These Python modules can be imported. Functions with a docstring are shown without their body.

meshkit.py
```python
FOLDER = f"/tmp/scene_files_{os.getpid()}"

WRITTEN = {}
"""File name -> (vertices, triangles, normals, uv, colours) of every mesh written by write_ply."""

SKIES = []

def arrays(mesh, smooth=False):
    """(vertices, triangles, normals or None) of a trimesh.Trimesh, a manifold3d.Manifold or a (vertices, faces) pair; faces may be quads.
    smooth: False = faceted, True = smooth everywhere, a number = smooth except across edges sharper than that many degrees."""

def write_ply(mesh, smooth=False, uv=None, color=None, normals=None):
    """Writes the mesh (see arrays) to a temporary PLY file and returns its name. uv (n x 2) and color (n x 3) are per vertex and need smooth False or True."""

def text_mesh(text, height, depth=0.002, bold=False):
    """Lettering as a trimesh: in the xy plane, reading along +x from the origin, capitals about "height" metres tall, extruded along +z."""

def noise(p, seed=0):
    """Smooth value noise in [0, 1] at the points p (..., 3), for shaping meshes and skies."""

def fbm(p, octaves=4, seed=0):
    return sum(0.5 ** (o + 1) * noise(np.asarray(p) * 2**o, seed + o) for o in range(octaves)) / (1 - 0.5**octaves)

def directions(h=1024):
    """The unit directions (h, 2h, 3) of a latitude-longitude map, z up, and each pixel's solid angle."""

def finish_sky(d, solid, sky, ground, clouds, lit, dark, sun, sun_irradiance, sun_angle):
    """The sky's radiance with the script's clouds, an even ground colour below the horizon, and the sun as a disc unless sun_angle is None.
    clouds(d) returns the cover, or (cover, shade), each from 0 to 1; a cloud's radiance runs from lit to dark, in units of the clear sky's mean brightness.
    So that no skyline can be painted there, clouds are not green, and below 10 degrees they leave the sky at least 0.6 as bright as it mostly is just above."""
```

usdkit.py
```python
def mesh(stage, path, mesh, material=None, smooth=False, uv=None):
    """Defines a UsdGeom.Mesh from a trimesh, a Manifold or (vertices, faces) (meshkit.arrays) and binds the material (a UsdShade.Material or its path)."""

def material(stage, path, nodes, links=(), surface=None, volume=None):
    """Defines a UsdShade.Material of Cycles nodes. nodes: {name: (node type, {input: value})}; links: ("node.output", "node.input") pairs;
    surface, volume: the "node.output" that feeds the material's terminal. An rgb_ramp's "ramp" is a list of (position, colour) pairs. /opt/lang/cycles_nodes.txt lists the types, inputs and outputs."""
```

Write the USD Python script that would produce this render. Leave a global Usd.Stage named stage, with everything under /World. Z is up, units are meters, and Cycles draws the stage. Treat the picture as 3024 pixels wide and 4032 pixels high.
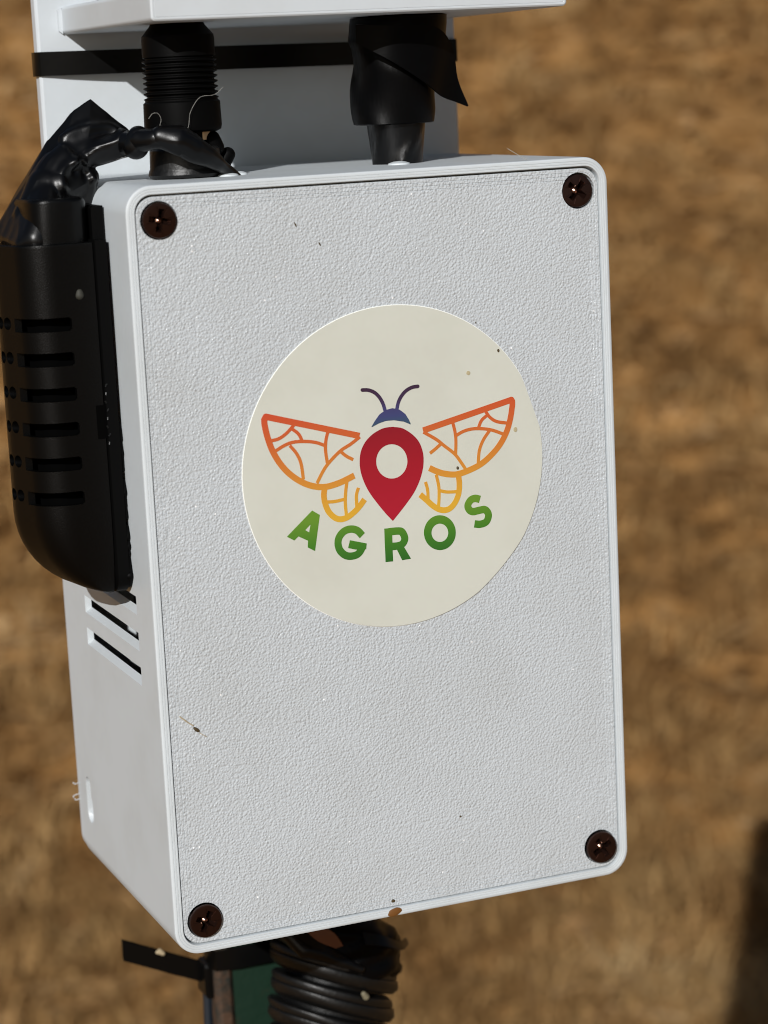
import math
import numpy as np
import trimesh
import manifold3d as m3
import shapely
from shapely.geometry import Polygon, LineString
from shapely.ops import unary_union
from pxr import Gf, Sdf, Usd, UsdGeom, UsdLux, UsdShade, Vt
import usdkit, meshkit

stage = Usd.Stage.CreateInMemory()
UsdGeom.SetStageUpAxis(stage, UsdGeom.Tokens.z)
UsdGeom.SetStageMetersPerUnit(stage, 1.0)
UsdGeom.Xform.Define(stage, '/World')
UsdGeom.Scope.Define(stage, '/World/Looks')

# ------------------------------------------------------------------ camera, sky, sun
Z0 = 0.72                       # height of the box's bottom above the ground
CAM = np.array([-0.1183, -0.4163, 0.1671 + Z0])
YAW, PITCH, ROLL = 0.3808, -0.1844, -0.0495
FOCAL = 9123.6 / 3024 * 36.0
EXPOSURE = -0.30
SUN_STRENGTH, SKY_STRENGTH = 1.25, 0.05
TO_SUN = np.array([-0.72, -1.0, 0.59]); TO_SUN /= np.linalg.norm(TO_SUN)

fw = np.array([math.sin(YAW) * math.cos(PITCH), math.cos(YAW) * math.cos(PITCH), math.sin(PITCH)])
r0 = np.array([math.cos(YAW), -math.sin(YAW), 0.0]); u0 = np.cross(r0, fw)
rt = r0 * math.cos(ROLL) + u0 * math.sin(ROLL)
up = -r0 * math.sin(ROLL) + u0 * math.cos(ROLL)
cam = UsdGeom.Camera.Define(stage, '/World/camera')
cam.AddTransformOp().Set(Gf.Matrix4d(*rt, 0, *up, 0, *(-fw), 0, *CAM, 1))
cam.CreateHorizontalApertureAttr(36.0); cam.CreateVerticalApertureAttr(48.0)
cam.CreateFocalLengthAttr(FOCAL)
cam.CreateClippingRangeAttr(Gf.Vec2f(0.02, 2000))
cam.CreateFStopAttr(24.5)
cam.CreateFocusDistanceAttr(0.462)
cam.CreateExposureAttr(EXPOSURE)

el, rot = math.asin(TO_SUN[2]), math.atan2(TO_SUN[0], TO_SUN[1])
sky_mat = usdkit.material(stage, '/World/Looks/sky', {
    's': ('sky_texture', {'sky_type': 'single_scattering', 'sun_disc': False, 'sun_elevation': el, 'sun_rotation': rot}),
    'b': ('background_shader', {'strength': SKY_STRENGTH})}, [('s.color', 'b.color')], surface='b.background')
dome = UsdLux.DomeLight.Define(stage, '/World/sky')
UsdShade.MaterialBindingAPI.Apply(dome.GetPrim()).Bind(sky_mat)
dome.GetPrim().SetCustomDataByKey('kind', 'structure')
sun = UsdLux.DistantLight.Define(stage, '/World/sun')
sun.CreateIntensityAttr(SUN_STRENGTH); sun.CreateAngleAttr(0.5); sun.CreateNormalizeAttr(True)
sun.CreateColorAttr(Gf.Vec3f(1.0, 0.99, 0.975))
zax = TO_SUN; xax = np.cross([0, 0, 1.0], zax); xax /= np.linalg.norm(xax); yax = np.cross(zax, xax)
sun.AddTransformOp().Set(Gf.Matrix4d(*xax, 0, *yax, 0, *zax, 0, 0, 0, 5, 1))

# ------------------------------------------------------------------ helpers
used = {}
def numbered(parent, name):
    k = (str(parent), name); n = used.get(k, 0); used[k] = n + 1
    return f'{parent}/{name}' if n == 0 else f'{parent}/{name}_{n:03d}'

def data(prim, **kw):
    for k, v in kw.items():
        if v: prim.SetCustomDataByKey(k, v)

class Thing:
    """An Xform at the thing's base; parts are given in box coordinates (origin: the box's lower left front corner)."""
    def __init__(self, name, label, cat, base=(0, 0, 0), group=None):
        self.base = np.array(base, float)
        self.path = numbered('/World', name)
        x = UsdGeom.Xform.Define(stage, self.path)
        x.AddTranslateOp().Set(Gf.Vec3d(*(self.base + [0, 0, Z0])))
        data(x.GetPrim(), label=label, category=cat, group=group)
    def part(self, name, mesh, mat, parent=None, smooth=30, label=None, kind=None):
        v, f = vf(mesh)
        path = numbered(parent or self.path, name)
        p = usdkit.mesh(stage, path, trimesh.Trimesh(v - self.base, f, process=False), mat, smooth=smooth)
        data(p.GetPrim(), label=label, kind=kind)
        return path

def vf(mesh):
    if hasattr(mesh, 'to_mesh'):
        m = mesh.to_mesh(); return np.array(m.vert_properties[:, :3], float), np.array(m.tri_verts)
    if isinstance(mesh, tuple): return np.asarray(mesh[0], float), np.asarray(mesh[1])
    return np.array(mesh.vertices, float), np.array(mesh.faces)

def man(mesh):
    v, f = vf(mesh)
    return m3.Manifold(m3.Mesh(v.astype(np.float32), f.astype(np.uint32)))

def tm(mesh):
    v, f = vf(mesh); return trimesh.Trimesh(v, f, process=False)

def join(*ms): return trimesh.util.concatenate([tm(m) for m in ms])

def box(x0, x1, y0, y1, z0, z1):
    return m3.Manifold.cube([x1 - x0, y1 - y0, z1 - z0]).translate([x0, y0, z0])

def rr(x0, x1, z0, z1, r, n=8):
    """Rounded rectangle in x, z (counter-clockwise seen from -y... order kept the same for lofting)."""
    r = max(r, 1e-5); p = []
    for cx, cz, a0 in ((x1 - r, z1 - r, 0), (x0 + r, z1 - r, 90), (x0 + r, z0 + r, 180), (x1 - r, z0 + r, 270)):
        for a in np.radians(np.linspace(a0, a0 + 90, n + 1)):
            p.append((cx + r * math.cos(a), cz + r * math.sin(a)))
    return np.array(p)

def loft(loops, caps=True):
    """Closed solid through loops (k, n, 3) with the same n; convex caps."""
    L = [np.asarray(l, float) for l in loops]; n = len(L[0]); v = np.vstack(L); f = []
    for k in range(len(L) - 1):
        for i in range(n):
            j = (i + 1) % n; a, b, c, d = k * n + i, k * n + j, (k + 1) * n + j, (k + 1) * n + i
            f += [(a, b, c), (a, c, d)]
    if caps:
        v = np.vstack([v, L[0].mean(0), L[-1].mean(0)]); c0, c1 = len(v) - 2, len(v) - 1; e = (len(L) - 1) * n
        for i in range(n):
            j = (i + 1) % n
            f += [(c0, j, i), (c1, e + i, e + j)]
    t = trimesh.Trimesh(v, np.array(f), process=False)
    if t.volume < 0: t.invert()
    return t

def rect_loft(x0, x1, z0, z1, r, prof, n=8):
    """prof: (inset, y) pairs."""
    out = []
    for d, y in prof:
        p = rr(x0 + d, x1 - d, z0 + d, z1 - d, max(r - d, .0003), n)
        out.append(np.stack([p[:, 0], np.full(len(p), y), p[:, 1]], -1))
    return loft(out)

def lathe(prof, axis=(0, 0, 0), n=48, direction='z'):
    """prof: (radius, height) pairs."""
    out = []
    a = np.linspace(0, 2 * math.pi, n, endpoint=False)
    for r, h in prof:
        r = max(r, 1e-6)
        p = np.stack([r * np.cos(a), r * np.sin(a), np.full(n, h)], -1)
        if direction == '-y': p = np.stack([p[:, 0], -p[:, 2], p[:, 1]], -1)
        out.append(p + np.array(axis))
    return loft(out)

def smooth_path(pts, per=8):
    P = np.asarray(pts, float)
    if len(P) < 3: return P
    Q = np.vstack([2 * P[0] - P[1], P, 2 * P[-1] - P[-2]]); out = []
    for i in range(1, len(Q) - 2):
        for t in np.linspace(0, 1, per, endpoint=False):
            a, b, c, d = Q[i - 1:i + 3]
            out.append(.5 * (2 * b + (c - a) * t + (2 * a - 5 * b + 4 * c - d) * t * t + (3 * b - a - 3 * c + d) * t ** 3))
    out.append(P[-1]); return np.array(out)

def tube(pts, r, n=12, per=8, flat=None):
    """Tube through the points; r a number or one per point; flat=(direction, factor) squeezes the section."""
    P = np.asarray(pts, float); rad = np.full(len(P), r) if np.ndim(r) == 0 else np.asarray(r, float)
    S = smooth_path(np.column_stack([P, rad]), per); P, rad = S[:, :3], S[:, 3]
    T = np.gradient(P, axis=0); T /= np.linalg.norm(T, axis=1, keepdims=True)
    nrm = np.cross(T[0], [0.31, 0.2, 0.93]); nrm /= np.linalg.norm(nrm); out = []
    for p, t, q in zip(P, T, rad):
        nrm = nrm - t * (nrm @ t); nrm /= np.linalg.norm(nrm); b = np.cross(t, nrm)
        a = np.linspace(0, 2 * math.pi, n, endpoint=False)[:, None]
        o = q * (np.cos(a) * nrm + np.sin(a) * b)
        if flat is not None:
            d = np.asarray(flat[0], float); o = o - np.outer(o @ d, d) * (1 - flat[1])
        out.append(p + o)
    return loft(out)

def extrude_xz(poly, y0, y1):
    """Extrudes a shapely polygon (x, z) from y0 (front) to y1."""
    parts = []
    for g in getattr(poly, 'geoms', [poly]):
        if g.is_empty or g.area < 1e-12: continue
        t = trimesh.creation.extrude_polygon(g, y1 - y0, engine='earcut')
        v = t.vertices; t = trimesh.Trimesh(np.stack([v[:, 0], y1 - v[:, 2], v[:, 1]], -1), t.faces, process=False)
        if t.volume < 0: t.invert()
        parts.append(t)
    return trimesh.util.concatenate(parts)

def ball(p, r, n=24): return m3.Manifold.sphere(r, n).translate(list(map(float, p)))
def hull(*balls): return m3.Manifold.batch_hull([ball(b[:3], b[3]) for b in balls])

def soften(solid, edge, rounds=10, wrinkle=None):
    s = solid.refine_to_length(edge); t = tm(s); t.merge_vertices()
    trimesh.smoothing.filter_taubin(t, lamb=.5, nu=.53, iterations=rounds)
    if wrinkle is not None:
        t.vertices = t.vertices + t.vertex_normals * wrinkle(t.vertices)[:, None]
    return t

# ------------------------------------------------------------------ materials
def principled(name, color, rough=.5, metal=0.0, spec=.5, bump=None, coat=0.0, extra=None):
    """bump: list of (scale, distance, strength, stretch) noise layers."""
    nodes = {'p': ('principled_bsdf', {'base_color': color, 'roughness': rough, 'metallic': metal, 'specular_ior_level': spec, 'coat_weight': coat, **(extra or {})})}
    links = []
    prev = None
    if bump:
        nodes['g'] = ('geometry', {})
        for i, (sc, dist, st, stretch) in enumerate(bump):
            nodes[f'm{i}'] = ('mapping', {'scale': stretch})
            nodes[f'n{i}'] = ('noise_texture', {'scale': float(sc), 'detail': 2.0, 'roughness': .55})
            nodes[f'b{i}'] = ('bump', {'distance': float(dist), 'strength': float(st)})
            links += [('g.position', f'm{i}.vector'), (f'm{i}.vector', f'n{i}.vector'), (f'n{i}.fac', f'b{i}.height')]
            if prev: links.append((prev, f'b{i}.normal'))
            prev = f'b{i}.normal'
        links.append((prev, 'p.normal'))
    return nodes, links

def mat(name, *a, **k):
    nodes, links = principled(name, *a, **k)
    return usdkit.material(stage, f'/World/Looks/{name}', nodes, links, surface='p.BSDF')

def mixed(name, ca, cb, scale, lo, hi, rough=.5, stretch=(1, 1, 1), bump=None, metal=0.0, detail=5.0):
    """Two colours broken up by noise."""
    nodes, links = principled(name, ca, rough, metal, bump=bump)
    nodes['gg'] = ('geometry', {}); nodes['mm'] = ('mapping', {'scale': stretch})
    nodes['nn'] = ('noise_texture', {'scale': float(scale), 'detail': detail, 'roughness': .6})
    nodes['rr'] = ('rgb_ramp', {'ramp': [(0, ca), (lo, ca), (hi, cb), (1, cb)]})
    links += [('gg.position', 'mm.vector'), ('mm.vector', 'nn.vector'), ('nn.fac', 'rr.fac'), ('rr.color', 'p.base_color')]
    return usdkit.material(stage, f'/World/Looks/{name}', nodes, links, surface='p.BSDF')

def ink(name, stops, z_lo, z_hi, tilt=0.0):
    """A printed gradient running down the sticker (z in box coordinates, metres)."""
    nodes, links = principled(name, (.5, .5, .5), .55, bump=[(9000, .00003, .3, (1, 1, 1))])
    nodes['gg'] = ('geometry', {}); nodes['sx'] = ('separate_xyz', {})
    nodes['tx'] = ('math', {'math_type': 'multiply_add', 'value2': float(tilt), 'value3': 0.0})
    nodes['ad'] = ('math', {'math_type': 'add'})
    nodes['mr'] = ('map_range', {'from_min': z_lo + Z0, 'from_max': z_hi + Z0, 'to_min': 0.0, 'to_max': 1.0, 'clamp': True})
    nodes['rr'] = ('rgb_ramp', {'ramp': stops})
    links += [('gg.position', 'sx.vector'), ('sx.x', 'tx.value1'), ('tx.value', 'ad.value1'), ('sx.z', 'ad.value2'), ('ad.value', 'mr.value'), ('mr.result', 'rr.fac'), ('rr.color', 'p.base_color')]
    return usdkit.material(stage, f'/World/Looks/{name}', nodes, links, surface='p.BSDF')

WHITE = (.545, .583, .610)
M = {}
def grubby(name, color, rough, bump, spec=.5):
    """White print with a faint uneven film of dust."""
    nodes, links = principled(name, color, rough, spec=spec, bump=bump)
    c = np.array(color)
    nodes['gg'] = ('geometry', {})
    nodes['nn'] = ('noise_texture', {'scale': 45.0, 'detail': 6.0, 'roughness': .65})
    nodes['rr'] = ('rgb_ramp', {'ramp': [(0, c * [.90, .885, .86]), (.36, c * [.95, .945, .935]), (.56, c), (1, c * 1.02)]})
    links += [('gg.position', 'nn.vector'), ('nn.fac', 'rr.fac'), ('rr.color', 'p.base_color')]
    return nodes, links
def finish(name, nl, surface='p.BSDF'): return usdkit.material(stage, f'/World/Looks/{name}', nl[0], nl[1], surface=surface)
M['white'] = finish('white_print', grubby('white_print', (.562, .602, .625), .5, [(2600, .00005, .25, (1, .12, 1)), (900, .00008, .5, (.04, 7, .04))]))
M['white_plate'] = finish('white_plate', grubby('white_plate', WHITE, .5, [(3200, .00005, .3, (1, 1, 1))]))
nl = grubby('white_textured', (.495, .527, .550), .34, None, .55)
nl[0]['vg'] = ('geometry', {})
nl[0]['vo'] = ('voronoi_texture', {'feature': 'smooth_f1', 'scale': 2050.0, 'smoothness': .5, 'randomness': 1.0})
nl[0]['vn'] = ('noise_texture', {'scale': 2600.0, 'detail': 1.0})
nl[0]['vb'] = ('bump', {'distance': .00019, 'strength': .9, 'invert': True})
nl[0]['vc'] = ('bump', {'distance': .0001, 'strength': .8})
nl[1].extend([('vg.position', 'vo.vector'), ('vg.position', 'vn.vector'), ('vo.distance', 'vb.height'), ('vn.fac', 'vc.height'), ('vb.normal', 'vc.normal'), ('vc.normal', 'p.normal')])
# pale glitter grains in the print
nl[0]['fv'] = ('voronoi_texture', {'feature': 'f1', 'scale': 800.0})
nl[0]['fs'] = ('separate_color', {})
nl[0]['fa'] = ('math', {'math_type': 'less_than', 'value2': .03})
nl[0]['fb'] = ('math', {'math_type': 'less_than', 'value2': .14})
nl[0]['fm'] = ('math', {'math_type': 'multiply'})
nl[0]['fx'] = ('mix_color', {'b': (.88, .88, .88)})
nl[1].remove(('rr.color', 'p.base_color'))
nl[1].extend([('vg.position', 'fv.vector'), ('fv.color', 'fs.color'), ('fs.r', 'fa.value1'), ('fv.distance', 'fb.value1'), ('fa.value', 'fm.value1'), ('fb.value', 'fm.value2'),
              ('fm.value', 'fx.fac'), ('rr.color', 'fx.a'), ('fx.result', 'p.base_color')])
M['lid'] = finish('white_textured', nl)
M['paper'] = finish('sticker_paper', grubby('sticker_paper', (.575, .583, .515), .45, [(2500, .00003, .3, (1, 1, 1)), (120, .0002, .12, (1, 1, 1))]))
M['paper_edge'] = mat('sticker_edge', (.85, .85, .82), .7)
M['wing'] = ink('ink_wing', [(0, (0.6120, 0.3400, 0.0255)), (.3, (0.5610, 0.2210, 0.0255)), (.65, (0.5100, 0.1020, 0.0213)), (1, (0.5100, 0.0467, 0.0170))], .0835, .1075, tilt=0.0)
M['pin'] = ink('ink_pin', [(0, (0.3570, 0.0034, 0.0187)), (.45, (0.3060, 0.0017, 0.0119)), (1, (0.2040, 0.0008, 0.0085))], .0835, .1035)
M['head'] = ink('ink_head', [(0, (0.0298, 0.0723, 0.1105)), (.22, (0.0382, 0.0467, 0.1445)), (.42, (0.0425, 0.0382, 0.1275)), (.6, (0.0382, 0.0187, 0.0595)), (1, (0.0340, 0.0102, 0.0298))], .1005, .1085)
M['letters'] = ink('ink_letters', [(0, (0.0170, 0.1105, 0.0102)), (.45, (0.0425, 0.1700, 0.0102)), (1, (0.1105, 0.2380, 0.0170))], .0735, .0835)
M['black'] = mat('black_plastic', (.0018, .0018, .0018), .5, spec=.06, bump=[(4000, .00005, .5, (1, 1, 1))])
M['black_shell'] = mat('black_shell', (.001, .001, .001), .33, spec=.19, bump=[(5200, .00006, .6, (1, 1, 1))])
M['pit'] = mat('mesh_filter', (.0012, .0012, .0012), .9, spec=.02)
M['void'] = mat('dark_inside', (.004, .004, .004), .8)
M['tape'] = mat('black_tape', (.0018, .0018, .002), .34, spec=.3, bump=[(300, .0002, .25, (1, 1, 1)), (4000, .00003, .4, (1, 1, 1))])
M['tape_dark'] = mat('black_tape_dull', (.0016, .0016, .0018), .38, spec=.08, bump=[(300, .0002, .25, (1, 1, 1)), (4000, .00003, .4, (1, 1, 1))])
M['rubber'] = mixed('dusty_rubber', (.0018, .0018, .0018), (.02, .018, .016), 260, .62, .9, .45, bump=[(900, .0002, .5, (1, 1, 1))])
M['tie'] = mat('tie_nylon', (.002, .002, .002), .3, spec=.2, bump=[(900, .00008, .25, (1, 1, 1))])
M['screw'] = mat('bronzed_steel', (.05, .024, .018), .28, .85, bump=[(2500, .00008, .4, (1, 1, 1))])
M['screw_dark'] = mat('screw_recess', (.01, .006, .005), .5, .6)
M['brass'] = mat('pin_metal', (.55, .42, .3), .3, 1.0)
M['green'] = mixed('green_paint', (.0045, .021, .011), (.03, .02, .012), 60, .58, .72, .5, bump=[(300, .0003, .5, (1, 1, 1))])
M['rust'] = mixed('rusted_steel', (.062, .030, .014), (.010, .010, .006), 220, .40, .60, .8, bump=[(500, .0005, .8, (1, 1, 1))])
M['bluegrey'] = mat('dark_cable', (.012, .017, .024), .4)
M['stain'] = mat('brown_stain', (.16, .065, .015), .45)
M['speck'] = mat('brown_speck', (.06, .04, .015), .6)
M['leaf_bit'] = mat('brown_leaf', (.14, .05, .02), .6)
M['bronze'] = mat('bronze_point', (.6, .36, .26), .3, 1.0)
M['hair'] = mat('pale_fibre', (.35, .34, .31), .5)
LOGO = {
 'wing_left_thick': [[(44.05, 99.07), (25.01, 104.74), (24.66, 104.22), (24.68, 103.18), (25.08, 100.91), (25.86, 98.3), (27.11, 95.78), (28.86, 93.49), (31.11, 91.59), (33.57, 90.34), (36.25, 89.81), (38.98, 90.19), (41.11, 90.86), (42.55, 91.39)], [(36.24, 89.66), (35.99, 88.18), (36.15, 86.65), (36.77, 84.91), (37.97, 83.55), (39.23, 83.07), (40.69, 83.31), (42.36, 84.33), (43.55, 85.42), (44.44, 86.43)]],
 'wing_left_thin': [[(44.12, 98.87), (42.12, 97.64), (39.98, 96.58), (37.81, 94.85), (36.28, 93.21), (34.71, 90.74)], [(39.74, 96.61), (41.04, 95.41), (42.48, 94.53)], [(37.64, 100.81), (37.1, 99.22), (36.84, 97.44), (36.91, 95.93), (37.07, 94.48)], [(25.73, 99.98), (27.38, 100.22), (29.0, 101.1), (30.58, 102.5)], [(30.07, 101.96), (31.49, 100.7), (32.19, 99.13)], [(26.46, 97.86), (28.39, 98.78), (30.3, 99.25), (32.82, 99.14), (35.01, 98.68), (36.79, 97.9)], [(29.56, 98.66), (30.8, 97.03), (31.63, 94.99), (31.95, 91.8)], [(40.96, 90.5), (40.57, 88.42), (40.36, 86.16), (40.46, 83.56)], [(36.23, 86.82), (38.15, 86.72), (40.33, 86.93)], [(43.28, 88.87), (42.77, 87.41), (42.72, 84.98)]],
 'wing_right_thick': [[(57.54, 98.75), (76.99, 102.97), (77.18, 102.65), (77.1, 101.57), (76.58, 99.15), (75.71, 96.76), (74.26, 94.43), (72.31, 92.47), (69.88, 90.79), (67.15, 89.77), (64.28, 89.23), (61.64, 89.67), (59.85, 90.41), (58.53, 91.14)], [(64.76, 88.79), (64.85, 87.23), (64.59, 85.25), (63.68, 83.49), (62.29, 82.41), (60.63, 82.45), (59.01, 83.41), (57.59, 84.81), (56.3, 86.03)]],
 'wing_right_thin': [[(57.6, 98.43), (60.32, 96.65), (61.91, 95.26), (64.14, 93.33), (65.55, 91.33), (66.56, 89.68)], [(61.27, 95.71), (60.06, 94.84), (58.79, 94.06)], [(63.98, 99.8), (64.42, 97.61), (64.5, 95.76), (64.31, 93.32)], [(71.11, 101.39), (72.14, 99.9), (73.61, 98.91), (75.95, 98.36)], [(71.57, 100.42), (70.27, 99.48), (69.54, 98.09)], [(64.56, 97.01), (66.34, 97.72), (68.36, 97.98), (70.7, 97.74), (72.69, 97.22), (74.84, 96.28)], [(71.94, 97.3), (70.43, 95.45), (69.49, 93.38), (69.12, 90.64)], [(59.94, 89.63), (60.36, 87.27), (60.34, 85.11), (60.06, 82.82)], [(60.32, 86.43), (62.12, 85.91), (64.62, 85.71)], [(57.55, 88.43), (57.93, 86.77), (57.94, 84.46)]],
 'pin': [[(51.12, 100.13), (53.14, 99.65), (55.13, 98.28), (56.53, 96.63), (57.24, 94.63), (57.37, 92.82), (57.06, 90.92), (56.28, 88.8), (54.99, 86.59), (53.26, 84.57), (51.7, 82.95), (50.18, 81.44), (48.76, 83.09), (47.12, 85.28), (45.63, 87.51), (44.58, 89.68), (43.91, 92.08), (43.84, 94.14), (44.2, 96.01), (45.16, 97.68), (46.68, 99.02), (48.47, 99.86), (49.8, 100.13)], [(53.91, 92.96), (53.81, 92.3), (53.58, 91.68), (53.25, 91.12), (52.8, 90.65), (52.28, 90.28), (51.68, 90.02), (51.05, 89.9), (50.39, 89.9), (49.75, 90.04), (49.14, 90.3), (48.58, 90.68), (48.1, 91.16), (47.72, 91.72), (47.44, 92.35), (47.29, 93.0), (47.26, 93.68), (47.36, 94.33), (47.58, 94.95), (47.92, 95.5), (48.35, 95.98), (48.88, 96.35), (49.47, 96.6), (50.1, 96.73), (50.75, 96.73), (51.39, 96.59), (52.01, 96.33), (52.57, 95.96), (53.05, 95.48), (53.44, 94.92), (53.72, 94.3), (53.88, 93.63)]],
 'head': [[(46.74, 100.58), (47.4, 101.53), (48.48, 102.78), (49.83, 103.53), (51.3, 103.75), (52.74, 103.31), (53.87, 102.38), (54.55, 101.22), (54.94, 100.29), (53.51, 100.98), (51.48, 101.46), (49.73, 101.5), (48.25, 101.17)]],
 'antenna': [[(45.14, 107.98), (46.43, 107.83), (47.7, 107.2), (48.66, 106.16), (49.32, 104.87), (49.69, 103.48)], [(56.85, 107.59), (55.6, 107.5), (54.25, 106.91), (53.17, 105.86), (52.52, 104.69), (52.16, 103.37)]],
 'A': [[(33.4, 85.48), (34.93, 84.43), (33.52, 77.41), (32.07, 78.3), (32.21, 79.62), (30.26, 80.72), (29.35, 80.02), (27.9, 80.93)], [(32.92, 82.8), (31.75, 81.8), (32.52, 81.26)]],
 'Garc': [[(43.57, 79.29), (42.58, 80.41), (41.23, 80.87), (39.84, 80.61), (38.78, 79.67), (38.4, 78.42), (38.68, 77.01), (39.66, 75.89), (40.93, 75.47), (42.4, 75.7), (43.35, 76.74), (43.59, 77.63)]],
 'Gbar': [[(40.94, 78.67), (44.42, 77.61), (44.23, 76.48), (41.97, 76.68), (40.46, 77.17)]],
 'Rstem': [[(48.28, 80.11), (49.92, 80.07), (49.81, 73.33), (48.22, 73.38)]],
 'Rbowl': [[(49.14, 79.36), (51.19, 79.3), (52.07, 78.93), (52.55, 77.64), (52.04, 76.62), (50.95, 76.32), (49.07, 76.39)]],
 'Rleg': [[(49.85, 75.65), (50.75, 75.62), (51.78, 73.32), (53.68, 73.39), (52.33, 75.89), (50.55, 76.57)]],
 'O': [[(63.61, 77.47), (63.55, 76.93), (63.39, 76.4), (63.16, 75.91), (62.85, 75.48), (62.48, 75.1), (62.05, 74.79), (61.58, 74.55), (61.06, 74.4), (60.53, 74.34), (59.99, 74.36), (59.45, 74.47), (58.93, 74.66), (58.44, 74.94), (58.0, 75.28), (57.61, 75.69), (57.28, 76.15), (57.02, 76.66), (56.84, 77.19), (56.74, 77.74), (56.73, 78.3), (56.79, 78.84), (56.95, 79.36), (57.18, 79.85), (57.48, 80.29), (57.85, 80.66), (58.28, 80.97), (58.75, 81.21), (59.26, 81.36), (59.79, 81.43), (60.33, 81.41), (60.87, 81.3), (61.39, 81.11), (61.88, 80.84), (62.32, 80.5), (62.72, 80.09), (63.05, 79.63), (63.31, 79.12), (63.5, 78.59), (63.6, 78.03)], [(61.98, 77.64), (61.93, 77.28), (61.81, 76.94), (61.63, 76.64), (61.38, 76.39), (61.1, 76.19), (60.77, 76.06), (60.43, 75.99), (60.07, 76.0), (59.71, 76.08), (59.38, 76.23), (59.07, 76.44), (58.81, 76.7), (58.6, 77.01), (58.44, 77.35), (58.36, 77.71), (58.34, 78.07), (58.39, 78.43), (58.51, 78.77), (58.7, 79.07), (58.94, 79.32), (59.22, 79.52), (59.54, 79.65), (59.89, 79.72), (60.25, 79.71), (60.6, 79.63), (60.94, 79.49), (61.25, 79.28), (61.51, 79.02), (61.72, 78.71), (61.88, 78.37), (61.96, 78.01)]],
 'S': [[(69.19, 83.6), (68.19, 83.92), (67.17, 83.68), (66.49, 82.67), (66.83, 81.69), (67.65, 81.29), (68.92, 81.4), (70.1, 81.42), (70.78, 80.77), (70.91, 79.89), (70.33, 78.86), (69.05, 78.55), (67.79, 78.77)]],
}

# ------------------------------------------------------------------ the ground
def terrain(x, y):
    x = np.asarray(x, float); y = np.asarray(y, float)
    s = (x - CAM[0]) * math.sin(YAW) + (y - CAM[1]) * math.cos(YAW)      # distance up the slope behind the box
    rise = .52 * .25 * (np.logaddexp(0, (s - 2.05) / .25) - np.logaddexp(0, (s - 22) / .25 / 12) * 12 * .9)
    p = np.stack([x, y, 0 * x], -1)
    r = np.hypot(x, y)
    near = np.clip(1.3 - r / 25, .1, 1)
    h = .05 * (meshkit.noise(p * 1.6, 3) - .5) + .03 * (meshkit.noise(p * 5.1, 5) - .5) + .014 * (meshkit.noise(p * 13, 7) - .5) + .012 * (meshkit.noise(p * 31, 9) - .5)
    return rise + h * near

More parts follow.
